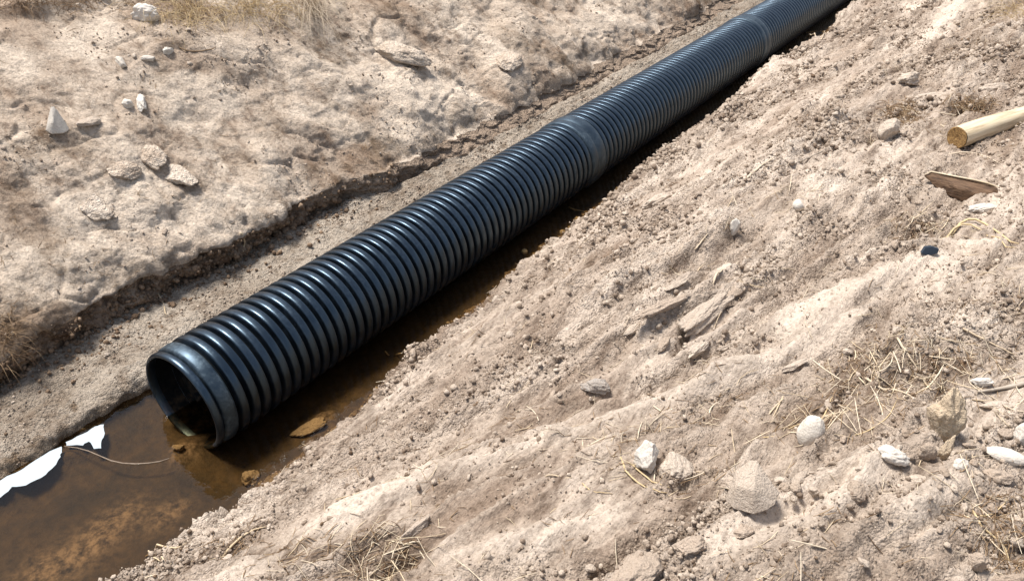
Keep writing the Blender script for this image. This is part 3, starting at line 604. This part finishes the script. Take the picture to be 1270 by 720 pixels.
def scatter(zone, n, weight, smin, smax, label, group, cat='pebble', name='pebble'):
    for k in sample(zone, n * 3, weight):
        if n <= 0: break
        p = Vector(P3.reshape(-1, 3)[k]); u, v2 = UU.ravel()[k], VV.ravel()[k]
        s = smin * (smax / smin) ** (random.random() ** 1.8)
        if not (0 <= u <= IW and 0 <= v2 <= IH): continue
        if any((p - q).length < s + q2 for q, q2 in taken): continue
        taken.append((p, s)); n -= 1
        nn = Vector(nrm.reshape(-1, 3)[k]); nn = (nn + Vector((0, 0, .7))).normalized()
        o = link(name, random.choice(LIB)); ang = random.uniform(0, 6.28)
        mtx = orient(nn, Vector((math.cos(ang), math.sin(ang), 0)))
        o.matrix_world = Matrix.Translation(p + nn * s * .18) @ mtx.to_4x4() @ Matrix.Diagonal((s * random.uniform(.85, 1.25), s * random.uniform(.8, 1.1), s * random.uniform(.7, 1.1), 1))
        tag(o, label, cat, group)
for o in list(COL.objects):
    if o.get('category') in ('stone', 'rock', 'pebble', 'clod'): taken.append((o.location.copy(), max(o.dimensions) * .42))
scatter('right_bank', 290, clus * near_lip * (1.15 - SMOOTH), .007, .024, 'small loose dusty pebble among the many scattered over the right bank', 'loose pebbles on the right bank')
scatter('right_bank', 40, blob(1170, 575, 95, 24) + .5 * blob(1010, 605, 60, 12) + .6 * blob(1240, 620, 40, 40), .011, .027, 'small pale pebble in the cluster around the fibrous clod at lower right', 'pebbles clustered at lower right')
scatter('left_bank', 46, clus, .008, .022, 'small pale stone chip among those stuck to the left bank face', 'stone chips on the left bank', 'chip', 'stone_chip')
scatter('ledge', 26, clus * (SS < -.15), .006, .012, 'small pale pebble among those on the grey ledge beside the pipe', 'pebbles on the ledge')

OCT = (np.array([(1, 0, 0), (-1, 0, 0), (0, 1, 0), (0, -1, 0), (0, 0, 1), (0, 0, -1)], float), np.array([(0, 2, 4), (2, 1, 4), (1, 3, 4), (3, 0, 4), (2, 0, 5), (1, 2, 5), (3, 1, 5), (0, 3, 5)]))
def crumbs(name, zone, n, weight, smin, smax, mat, seed, shape=None):
    g = np.random.default_rng(seed); k = sample(zone, n, weight); p = P3.reshape(-1, 3)[k] + g.normal(size=(n, 3)) * .006 * np.array([1, 1, 0]); nn = nrm.reshape(-1, 3)[k]
    v, f = shape or ICO[0]; s = smin * (smax / smin) ** (g.random(n) ** 2.2)
    s *= np.clip(DEP.ravel()[k] / 3.0, .8, 1.8)
    V = v[None] * (1 + .35 * g.normal(size=(n, len(v), 1)).clip(-1.2, 1.2) * .6) * g.uniform(.6, 1.15, size=(n, 1, 3))
    # random rotation
    q = g.normal(size=(n, 4)); q /= np.linalg.norm(q, axis=1)[:, None]; a, b2, c, d = q.T
    Rm = np.stack([np.stack([1 - 2 * (c * c + d * d), 2 * (b2 * c - a * d), 2 * (b2 * d + a * c)], -1), np.stack([2 * (b2 * c + a * d), 1 - 2 * (b2 * b2 + d * d), 2 * (c * d - a * b2)], -1), np.stack([2 * (b2 * d - a * c), 2 * (c * d + a * b2), 1 - 2 * (b2 * b2 + c * c)], -1)], 1)
    V = np.einsum('nij,nkj->nki', Rm, V) * s[:, None, None] + (p + nn * (s * .25)[:, None])[:, None]
    F = f[None] + (np.arange(n) * len(v))[:, None, None]
    me = mesh_np(name, V.reshape(-1, 3), F.reshape(-1, 3), mat, smooth=False)
    return link(name, me)
tag(crumbs('soil_crumbs', 'right_bank', 34000, clus * near_lip * (1.08 - .95 * SMOOTH), .0035, .014, M['clod'], 1), 'loose crumbs of dry soil and grit covering the right bank', 'soil crumbs', kind='stuff')
tag(crumbs('soil_grit', 'right_bank', 95000, (.4 + clus) * (1.15 - .85 * SMOOTH), .0016, .0055, M['clod'], 7, OCT), 'fine grit of dry soil dusting the right bank', 'soil grit', kind='stuff')
tag(crumbs('soil_crumbs', 'left_bank', 3500, clus ** 1.5, .002, .0065, M['clod'], 2), 'loose crumbs of dry soil clinging to the left bank', 'soil crumbs', kind='stuff')
tag(crumbs('soil_crumbs', 'ledge', 6000, clus * (SS < -.03), .0018, .007, M['clod'], 3), 'fine soil crumbs lying on the grey ledge', 'soil crumbs', kind='stuff')

tag(crumbs('soil_crumbs', 'undercut', 2000, 1.001 - sstep(.9, 2.2, Y), .003, .014, M['browncrumb'], 4), 'dark brown crumbs fallen from the undercut of the left bank', 'soil crumbs', kind='stuff')
tag(crumbs('soil_crumbs', 'ledge', 1300, np.exp(-np.abs(SS - S[zr['undercut'][1]]) / .05) * (1.001 - sstep(.9, 2.2, Y)), .003, .014, M['browncrumb'], 5), 'brown crumbs heaped along the foot of the undercut', 'soil crumbs', kind='stuff')
tag(crumbs('soil_crumbs', 'right_bank', 4500, LIT ** 1.5 * (1 - SMOOTH), .002, .008, M['browncrumb'], 6), 'dark organic crumbs in the littered hollows of the right bank', 'soil crumbs', kind='stuff')
# ------------------------------------------------------------------ straw, sticks, grass
def tubes(paths, radii, sides=5):
    """paths: list of (k,3) arrays; radii: list of (k,) -> V, F"""
    VS, FS = [], []; off = 0
    for p, r in zip(paths, radii):
        p = np.asarray(p, float); k = len(p); t = np.gradient(p, axis=0); t /= np.linalg.norm(t, axis=1)[:, None] + 1e-12
        a = np.cross(t, np.array([.31, .17, .93])); a /= np.linalg.norm(a, axis=1)[:, None] + 1e-12; b2 = np.cross(t, a)
        th = np.linspace(0, 2 * np.pi, sides, endpoint=False)
        V = p[:, None] + np.asarray(r)[:, None, None] * (np.cos(th)[None, :, None] * a[:, None] + np.sin(th)[None, :, None] * b2[:, None])
        I = np.arange(k * sides).reshape(k, sides) + off; J = np.roll(I, -1, 1)
        FS.append(np.stack([I[:-1], J[:-1], J[1:], I[1:]], -1).reshape(-1, 4))
        VS.append(V.reshape(-1, 3)); off += k * sides
    return np.concatenate(VS), np.concatenate(FS)
def ground_path(pts, lift, n=9, jitter=0.0, arch=0.0):
    """a line over the ground through photo points, lifted a little"""
    q = np.array(pts, float); s = np.concatenate([[0], np.cumsum(np.hypot(*np.diff(q, axis=0).T))]); t = np.linspace(0, s[-1], n)
    P = []
    for tt in t:
        co, dep = hit(np.interp(tt, s, q[:, 0]), np.interp(tt, s, q[:, 1])); P.append(list(co) + [dep])
    P = np.array(P)
    # a stiff stem: straighten height towards the chord
    fit = np.polyval(np.polyfit(t, P[:, 2], min(2, len(pts))), t); base = np.polyval(np.polyfit(t, P[:, 0], min(3, len(pts))), t); basey = np.polyval(np.polyfit(t, P[:, 1], min(3, len(pts))), t)
    P[:, 0] = base; P[:, 1] = basey
    P[:, 2] = np.maximum(fit, fit * .5 + P[:, 2] * .5) + lift + arch * np.sin(np.linspace(0, np.pi, n))
    P[:, :3] += rng.normal(size=(n, 3)) * jitter
    return P[:, :3], P[:, 3].mean()
def stem(name, label, cat, pts, wpx, mat='paleraw', jitter=.001, arch=0., lift=None, taper=.5, n=9, sides=6, group=None):
    co, dep = hit(*pts[len(pts) // 2]); r = wpx * .72 * dep / FPX / 2
    P, _ = ground_path(pts, r * .8 if lift is None else lift, n, jitter, arch)
    rad = r * np.linspace(1, taper, n) * (1 + .08 * rng.normal(size=n)); rad[0] *= .8; rad[-1] *= .6
    V, F = tubes([P], [rad], sides)
    c0, c1 = len(V), len(V) + 1
    V = np.concatenate([V, P[:1], P[-1:]])
    caps = [(c0, (i + 1) % sides, i, i) for i in range(sides)] + [(c1, (n - 1) * sides + i, (n - 1) * sides + (i + 1) % sides, (n - 1) * sides + (i + 1) % sides) for i in range(sides)]
    me = bpy.data.meshes.new(name); me.from_pydata(V.tolist(), [], [tuple(q) for q in F.tolist()] + [q[:3] for q in caps]); me.polygons.foreach_set('use_smooth', [True] * len(me.polygons)); me.update()
    me.materials.append(M[mat]); o = link(name, me)
    return tag(o, label, cat, group)
M['wetstick'] = straw_mat('wet_stick', (.16, .12, .085), (.26, .2, .15))
M['twig'] = straw_mat('grey_twig', (.30, .25, .20), (.42, .36, .29), island=False)
M['root'] = straw_mat('pale_root', (.55, .43, .28), (.62, .5, .33), island=False)
stems = [
 ('straw', 'bleached straw slanting left above the fibrous clod', 'straw', [(1072, 472), (1100, 484), (1134, 493)], 5, 'paleraw'),
 ('straw', 'flat pale straw slanting down in the litter above the bleached straw', 'straw', [(1112, 420), (1125, 440), (1140, 462)], 5, 'paleraw'),
 ('straw', 'thin long straw slanting to right border below the smooth pale dust', 'straw', [(1194, 408), (1225, 425), (1262, 442)], 4, 'paleraw'),
 ('stick', 'grey stick reaching in from right border beside the white angular stone', 'stick', [(1275, 476), (1240, 484), (1212, 487)], 9, 'twig'),
 ('straw', 'thin straw crossing below the grey stick at right border', 'straw', [(1238, 502), (1256, 508), (1272, 512)], 3, 'paleraw'),
 ('straw', 'short straw right of the fibrous clod pointing down', 'straw', [(1234, 512), (1246, 524), (1254, 532)], 3, 'paleraw'),
 ('straw', 'thin twig forking up from the white egg-shaped pebble', 'straw', [(1018, 522), (1026, 508), (1032, 492)], 3, 'straw'),
 ('straw', 'thin straw left of the egg-shaped pebble running level', 'straw', [(945, 545), (975, 532), (1012, 524)], 2.5, 'straw'),
 ('straw', 'pale straw lying right of the egg-shaped pebble', 'straw', [(1020, 518), (1045, 512), (1064, 508)], 4, 'paleraw'),
 ('straw', 'bent straw in litter left of the fibrous clod', 'straw', [(1060, 540), (1090, 528), (1106, 510), (1112, 496)], 2.5, 'straw'),
 ('straw', 'outer strand of the golden straw loop on the white stones', 'straw', [(770, 566), (778, 590), (800, 604), (828, 613)], 4, 'straw'),
 ('straw', 'inner strand of the golden straw loop on the white stones', 'straw', [(778, 572), (795, 588), (812, 598), (830, 606)], 3.5, 'straw'),
 ('straw', 'short level straw left of the golden straw loop', 'straw', [(676, 590), (692, 591), (710, 593)], 3, 'paleraw'),
 ('straw', 'curled straw below left of the golden straw loop', 'straw', [(722, 600), (735, 610), (760, 612)], 2.5, 'straw'),
 ('straw', 'upper yellow reed curving over the pale dust by right border', 'reed', [(1180, 290), (1200, 272), (1225, 280), (1262, 306)], 5, 'straw'),
 ('straw', 'lower yellow reed curving over the pale dust by right border', 'reed', [(1172, 296), (1196, 278), (1222, 288), (1258, 312)], 3.5, 'straw'),
 ('straw', 'pale straw standing up beside the long ridge-shaped clod', 'straw', [(884, 352), (892, 338), (902, 325)], 4, 'paleraw'),
 ('straw', 'pale straw lying in the mid slope below the cream upright pebble', 'straw', [(862, 310), (870, 300), (878, 290)], 3.5, 'paleraw'),
 ('straw', 'long pale straw on the upper right slope', 'straw', [(926, 222), (942, 208), (960, 196)], 4.5, 'paleraw'),
 ('straw', 'thin twig on the upper right slope above the round pebble', 'twig', [(985, 204), (1004, 196), (1024, 186)], 3, 'twig'),
 ('straw', 'curved pale straw below the wooden pole end', 'straw', [(1178, 192), (1200, 190), (1222, 194), (1240, 204)], 3, 'paleraw'),
 ('root', 'forked pale rootlet hanging from the left bank undercut', 'root', [(190, 358), (200, 370), (207, 392)], 3, 'root'),
 ('root', 'short pale rootlet hanging higher along the left undercut', 'root', [(298, 290), (304, 298), (302, 313)], 4, 'root'),
 ('straw', 'curved straw near the bottom right corner, thickest one', 'straw', [(1205, 636), (1228, 662), (1246, 682), (1252, 700)], 4.5, 'straw'),
 ('straw', 'thin straw curving up at the bottom right corner', 'straw', [(1215, 640), (1236, 636), (1248, 618)], 3, 'straw'),
 ('root', 'pale root curling at the lower left bank edge beside the water', 'root', [(180, 692), (205, 680), (232, 676)], 4, 'root'),
 ('root', 'pale root running up the lower right bank from water edge', 'root', [(278, 690), (296, 668), (316, 657), (332, 652)], 5, 'root'),
 ('root', 'short root beside the curling root at the water edge', 'root', [(184, 690), (200, 697), (214, 700)], 3, 'root'),
 ('straw', 'white sliver of straw sticking out over the shaded water', 'straw', [(478, 439), (490, 441), (506, 443)], 3, 'paleraw'),
 ('straw', 'white sliver across the shaded water far along the bank', 'straw', [(705, 258), (716, 262), (728, 264)], 3, 'paleraw'),
 ('straw', 'upper of two pale splinters where the far pipe meets the bank', 'straw', [(1000, 42), (1012, 40), (1024, 41)], 3, 'paleraw'),
 ('straw', 'lower of two pale splinters where the far pipe meets the bank', 'straw', [(996, 51), (1008, 48), (1022, 46)], 3, 'paleraw'),
 ('straw', 'dark twig lying on the upper left bank', 'twig', [(222, 60), (240, 66), (268, 60)], 2.5, 'brownstraw'),
]
M['paleraw'] = M['paleraw'] if 'paleraw' in M else straw_mat('bleached_stem', (.48, .38, .26), (.62, .52, .39), island=False)
for nme, lab, cat, pts, wp, mt in stems:
    stem(nme, lab, cat, pts, wp, mt)
# stick lying in the shallow water before the mouth
q = [at_z(px, py, .001) for px, py in [(80, 553), (96, 555), (110, 559), (124, 565), (138, 571), (152, 574), (168, 575), (184, 574), (198, 572), (210, 568)]]
V, F = tubes([np.array([list(a) for a in q])], [np.array([.0015, .002, .0025, .0025, .003, .003, .0035, .003, .003, .0015])], 6)
tag(link('stick', mesh_np('stick', V, F, M['wetstick'])), 'thin grey stick lying in the water in front of the pipe mouth', 'stick')

def tuft(name, label, cat, px, py, n, lpx, spread, mat, droop=.6, lean=(0, 0, 0), rad=.0013, wpx=20, hpx=8, up=.5):
    P, Rr = [], []
    co0, dep = hit(px, py); L0 = lpx * dep / FPX
    for _ in range(n):
        co, _d = hit(px + random.gauss(0, wpx), py + random.gauss(0, hpx))
        if (co - co0).length > 4 * wpx * dep / FPX: continue
        d = Vector((random.gauss(0, spread) + lean[0], random.gauss(0, spread) + lean[1], abs(random.gauss(up, .3)) + lean[2])).normalized()
        L = L0 * random.uniform(.35, 1.15); p = [Vector(co) - d * .004]; v = d.copy(); k = 7
        for j in range(k):
            v = (v + Vector((random.gauss(0, .10), random.gauss(0, .10), -droop * (j + 1) / k * .55))).normalized(); p.append(p[-1] + v * L / k)
        P.append(np.array([list(a) for a in p])); Rr.append(rad * random.uniform(.6, 1.4) * np.linspace(1, .35, k + 1))
    V, F = tubes(P, Rr, 4)
    return tag(link(name, mesh_np(name, V, F, M[mat])), label, cat)
tuft('dry_grass', 'tangled dry grass clump at the top edge right of the pale grey rock', 'grass', 235, 18, 220, 60, .5, 'straw', .9, (.25, -.2, 0), wpx=28, hpx=9)
tuft('dry_grass', 'dry straw clump hanging over the top edge, middle one', 'grass', 320, 10, 200, 60, .5, 'straw', .9, (.3, -.3, 0), wpx=28, hpx=9)
tuft('dry_grass', 'long pale dry grass drooping down from the top edge, rightmost clump', 'grass', 385, 6, 160, 90, .35, 'paleraw', 1.0, (.5, -.35, 0), wpx=16, hpx=8)
tuft('dry_grass', 'dark dry grass at the top left corner', 'grass', 40, 6, 260, 45, .6, 'brownstraw', .8, (.1, -.1, 0), wpx=55, hpx=6)
tuft('dry_grass', 'rusty dry grass tuft at the left border above the undercut', 'grass', 8, 420, 130, 42, .5, 'brownstraw', .9, (.35, .05, 0), wpx=10, hpx=22)
tuft('dry_grass', 'dry golden grass tuft in the top right corner', 'grass', 1266, 22, 170, 70, .4, 'straw', .9, (-.3, -.35, 0), wpx=12, hpx=18)
tuft('root_clump', 'brown fibrous root clump half way up right bank near the pole', 'root clump', 1122, 142, 420, 22, .9, 'brownstraw', .7, wpx=11, hpx=9, up=.3, rad=.0020)
tuft('root_clump', 'dark matted roots in the hollow just above the wooden pole', 'root clump', 1204, 129, 320, 22, .9, 'brownstraw', .8, wpx=13, hpx=5, up=.2, rad=.0018)
tuft('dry_grass', 'brown straw litter clump in the bottom right corner', 'grass', 1240, 660, 150, 50, .8, 'brownstraw', .8, wpx=22, hpx=28, up=.15, rad=.0011)
# loose litter
def litter(name, label, zone, n, weight, lmin, lmax, mat, rad):
    P, Rr = [], []
    for k in sample(zone, n, weight):
        p0 = P3.reshape(-1, 3)[k]; nn = nrm.reshape(-1, 3)[k]; a = random.uniform(0, 6.28); d = np.array([math.cos(a), math.sin(a), 0]); d -= nn * (d @ nn); d /= np.linalg.norm(d)
        L = random.uniform(lmin, lmax); bend = np.cross(nn, d) * random.gauss(0, .25); t = np.linspace(-.5, .5, 4)[:, None]
        P.append(p0 + nn * .003 + d * t * L + bend * (t * t) * L + nn * (random.gauss(0, .15) * t * L)); Rr.append(rad * random.uniform(.6, 1.3) * np.array([.8, 1, .9, .5]))
    V, F = tubes(P, Rr, 4)
    return tag(link(name, mesh_np(name, V, F, M[mat])), label, 'litter', kind='stuff')
litter('plant_litter', 'fine brown rootlets and chopped straw strewn over the right bank', 'right_bank', 5200, LIT ** 1.5 + .02, .015, .06, 'brownstraw', .0011)
litter('plant_litter', 'bleached straw bits strewn over the right bank', 'right_bank', 2000, LIT ** 2 * (.12 + sstep(.9, 1.3, X)) + .02, .02, .10, 'palestraw', .0010)
litter('plant_litter', 'thicker pale straw lengths strewn over the right bank', 'right_bank', 330, LIT ** 1.5 * sstep(1.0, 1.5, X) + .012, .05, .16, 'palestraw', .0019)
litter('plant_litter', 'fine rootlets stuck in the left bank face', 'left_bank', 900, LIT + .04, .015, .06, 'brownstraw', .0011)
litter('plant_litter', 'fine rootlets dangling in the dark undercut', 'undercut', 700, 1.001 - sstep(.9, 2.2, Y), .015, .05, 'brownstraw', .0012)

# ------------------------------------------------------------------ wooden pole, bark chip, fibrous clod, scrap, white patches
m, nt, b = new_mat('peeled_wood'); M['wood'] = m
tc = N(nt, 'ShaderNodeTexCoord').outputs['Object']; mp = N(nt, 'ShaderNodeMapping'); mp.inputs['Scale'].default_value = (3, 40, 40); nt.links.new(tc, mp.inputs[0])
n = noise_node(nt, mp.outputs[0], 1.5, 6, .6)
nt.links.new(ramp(nt, n, [(.3, (.30, .21, .12)), (.5, (.58, .47, .31)), (.75, (.70, .60, .44))]), b.inputs['Base Color']); b.inputs['Roughness'].default_value = .6; bump(nt, b, n, .25, .003)
m, nt, b = new_mat('rotten_end_grain'); M['endgrain'] = m
tc = N(nt, 'ShaderNodeTexCoord').outputs['Object']; n = noise_node(nt, tc, 120, 5, .7)
nt.links.new(ramp(nt, n, [(.35, (.10, .05, .015)), (.6, (.42, .25, .09))]), b.inputs['Base Color']); b.inputs['Roughness'].default_value = .85; bump(nt, b, n, .8, .006)
m, nt, b = new_mat('dark_bark'); M['bark'] = m
tc = N(nt, 'ShaderNodeTexCoord').outputs['Object']; mp = N(nt, 'ShaderNodeMapping'); mp.inputs['Scale'].default_value = (8, 60, 60); nt.links.new(tc, mp.inputs[0])
n = noise_node(nt, mp.outputs[0], 2, 6, .65)
nt.links.new(ramp(nt, n, [(.3, (.03, .016, .008)), (.5, (.11, .06, .03)), (.75, (.20, .12, .065))]), b.inputs['Base Color']); b.inputs['Roughness'].default_value = .8; bump(nt, b, n, .7, .006)

# pole: lies across the bank, running out of the picture to the right
a, da = hit(1184, 180); e = at_z(1290, 146, a.z + .015)
rp = 27 * da / FPX / 2
dirp = (e - a).normalized()
poleE = bpy.data.objects.new('wooden_pole', None); COL.objects.link(poleE); poleE.empty_display_size = .1
nrm_p = ZZ - dirp * dirp.z; nrm_p.normalize()
poleE.matrix_world = Matrix.Translation(a + ZZ * (rp * .75)) @ orient(nrm_p, dirp).to_4x4()
tag(poleE, 'pale peeled wooden pole with brown cut end by the right border', 'pole')
th = np.linspace(0, 2 * np.pi, 28, endpoint=False); xs = np.linspace(0, .9, 30)
V = []
for x in xs:
    rr = rp * (1 + .06 * math.sin(x * 9) - .05 * x) * (1 + .03 * np.cos(2 * th + x * 3) + .02 * np.cos(5 * th + 2 * x))
    V.append(np.stack([np.full(28, x), rr * np.cos(th) + .006 * math.sin(x * 5), rr * np.sin(th)], -1))
V = np.concatenate(V); I = np.arange(30 * 28).reshape(30, 28); J = np.roll(I, -1, 1)
link('shaft', mesh_np('shaft', V, np.stack([I[:-1], I[1:], J[1:], J[:-1]], -1).reshape(-1, 4), M['wood']), poleE)
rings = [1.0, .93, .6, .25]; V = []
for k, s in enumerate(rings): V.append(np.stack([np.full(28, -.003 + (.0 if k < 1 else -.002) + .004 * (1 - s)) + .0015 * np.cos(3 * th) * s, rp * s * np.cos(th) * .995, rp * s * np.sin(th) * .995], -1))
V = np.concatenate(V + [np.array([[.001, 0, 0]])]); me = bpy.data.meshes.new('cut_end')
fs = []
for k in range(3):
    for i in range(28): fs.append((k * 28 + i, (k + 1) * 28 + i, (k + 1) * 28 + (i + 1) % 28, k * 28 + (i + 1) % 28))
fs += [(3 * 28 + i, 4 * 28, 3 * 28 + (i + 1) % 28) for i in range(28)]
me.from_pydata(V.tolist(), [], fs); me.materials.append(M['endgrain']); tag(link('cut_end', me, poleE), 'brown rotten cut end of the pole')

def slab(name, outline, depth_vec, mat, label, cat, edge=.0):
    """solid from a closed 3-D outline and an extrusion vector"""
    n = len(outline); V = [list(p) for p in outline] + [list(p + depth_vec) for p in outline]
    c0 = sum((p for p in outline), Vector()) / n; V += [list(c0 + depth_vec * -.12), list(c0 + depth_vec * 1.05)]
    f = [(i, (i + 1) % n, n + (i + 1) % n, n + i) for i in range(n)] + [((i + 1) % n, i, 2 * n) for i in range(n)] + [(n + i, n + (i + 1) % n, 2 * n + 1) for i in range(n)]
    me = bpy.data.meshes.new(name); me.from_pydata(V, [], f); me.update(); me.materials.append(mat)
    return tag(link(name, me), label, cat)
# bark chip: a wedge leaning on the ground, its dark face towards the viewer
co, dep = hit(1190, 246); k = dep / FPX
face_up = (ZZ * .85 + CH * .5).normalized()
def bp(px, py): return co + CR * ((px - 1190) * k) + face_up * ((248 - py) * k * 1.02) - (CH * .9 - ZZ * .2).normalized() * .006
hull_rock('bark_chip', 'dark brown split wood chip with a pale upper edge below the pole', 'wood chip', 1190, 246,
          [(-47, 18, 0), (-40, 24, -2), (-10, 24, -2), (24, 24, -2), (36, 22, 0), (40, 10, 2), (46, -2, 2), (24, -4, 4), (4, -3, 5), (-18, 3, 4), (-34, 10, 2), (0, 12, 8), (25, 10, 8), (-38, 22, -14), (30, 20, -16), (36, -4, -12), (-10, 0, -12)], 'bark', .05, 12)
bk = bpy.data.objects['bark_chip']
ed = [(-46, 19.5, 1), (-40, 24.5, -1), (-10, 25, -1), (8, 25.4, -1.5), (24, 25, -1), (36, 23, 0)]
V, F = tubes([np.array([list(hull_rock.at(*q)) for q in ed])], [np.array([.0015, .003, .0038, .003, .0036, .002])], 6)
tag(link('torn_edge', mesh_np('torn_edge', V, F, M['wood']), bk), 'pale torn upper edge of the wood chip')
# fibrous clod
place_rock('clod', 'tan fibrous clod of rotted root standing among the pebbles', 'clod', 1164, 524, 44, 70, 85, thick=.6, mat='fibre', planes=8, cut=(.5, .85), rough=.14, seed=71, stand=True, sink=.3)
place_rock('root_stump', 'narrow split foot below the fibrous clod', 'root', 1168, 566, 14, 36, 85, thick=.8, mat='fibre', planes=8, cut=(.5, .85), rough=.10, seed=72, stand=True, sink=.3)
# dark blue scrap
m, nt, b = new_mat('blue_black_scrap'); M['scrap'] = m; b.inputs['Base Color'].default_value = (.014, .02, .03, 1); b.inputs['Roughness'].default_value = .45
co, dep = hit(1152, 316); k = dep / FPX
def sp(px, py): return co + CR * ((px - 1152) * k) + (ZZ * .8 + CH * .6).normalized() * ((318 - py) * k)
slab('plastic_scrap', [sp(1143, 316), sp(1148, 309), sp(1156, 308), sp(1165, 311), sp(1163, 316), sp(1152, 319)], CH * .012, M['scrap'], 'small blue-black plastic scrap below the bark chip', 'scrap')
# flat bright white patches laid on the water at its edge
m, nt, b = new_mat('white_patch'); M['patch'] = m; b.inputs['Base Color'].default_value = (.38, .43, .455, 1); b.inputs['Roughness'].default_value = .3
def flat_patch(label, poly, z=.0012):
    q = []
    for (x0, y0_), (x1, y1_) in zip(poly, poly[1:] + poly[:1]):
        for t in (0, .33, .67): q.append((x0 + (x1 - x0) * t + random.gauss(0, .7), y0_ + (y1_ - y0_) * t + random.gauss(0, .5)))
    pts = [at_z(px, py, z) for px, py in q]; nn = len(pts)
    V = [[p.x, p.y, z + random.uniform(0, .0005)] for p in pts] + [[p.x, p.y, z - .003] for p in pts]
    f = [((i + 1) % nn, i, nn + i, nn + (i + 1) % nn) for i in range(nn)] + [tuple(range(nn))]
    me = bpy.data.meshes.new('pale_patch'); me.from_pydata(V, [], f); me.update(); me.materials.append(M['patch'])
    tag(link('pale_patch', me), label, 'patch')
flat_patch('long bright white patch at the water edge cut by left border', [(-30, 634), (-14, 622), (0, 616), (15, 604), (32, 601), (51, 592), (65, 580), (75, 566), (78, 557), (76, 553), (54, 564), (27, 581), (0, 595), (-30, 612)])
flat_patch('short bright bluish-white patch at the water edge near the pipe mouth', [(83, 552), (102, 551.6), (110, 546.5), (117, 556), (125, 555), (126, 545), (129, 533), (128.6, 526), (118, 528), (102, 538), (82, 548)])
print('objects', len(bpy.data.objects), 'tris', sum(len(m.loop_triangles) or sum(len(p.vertices) - 2 for p in m.polygons) for m in bpy.data.meshes if len(m.polygons) < 5) )
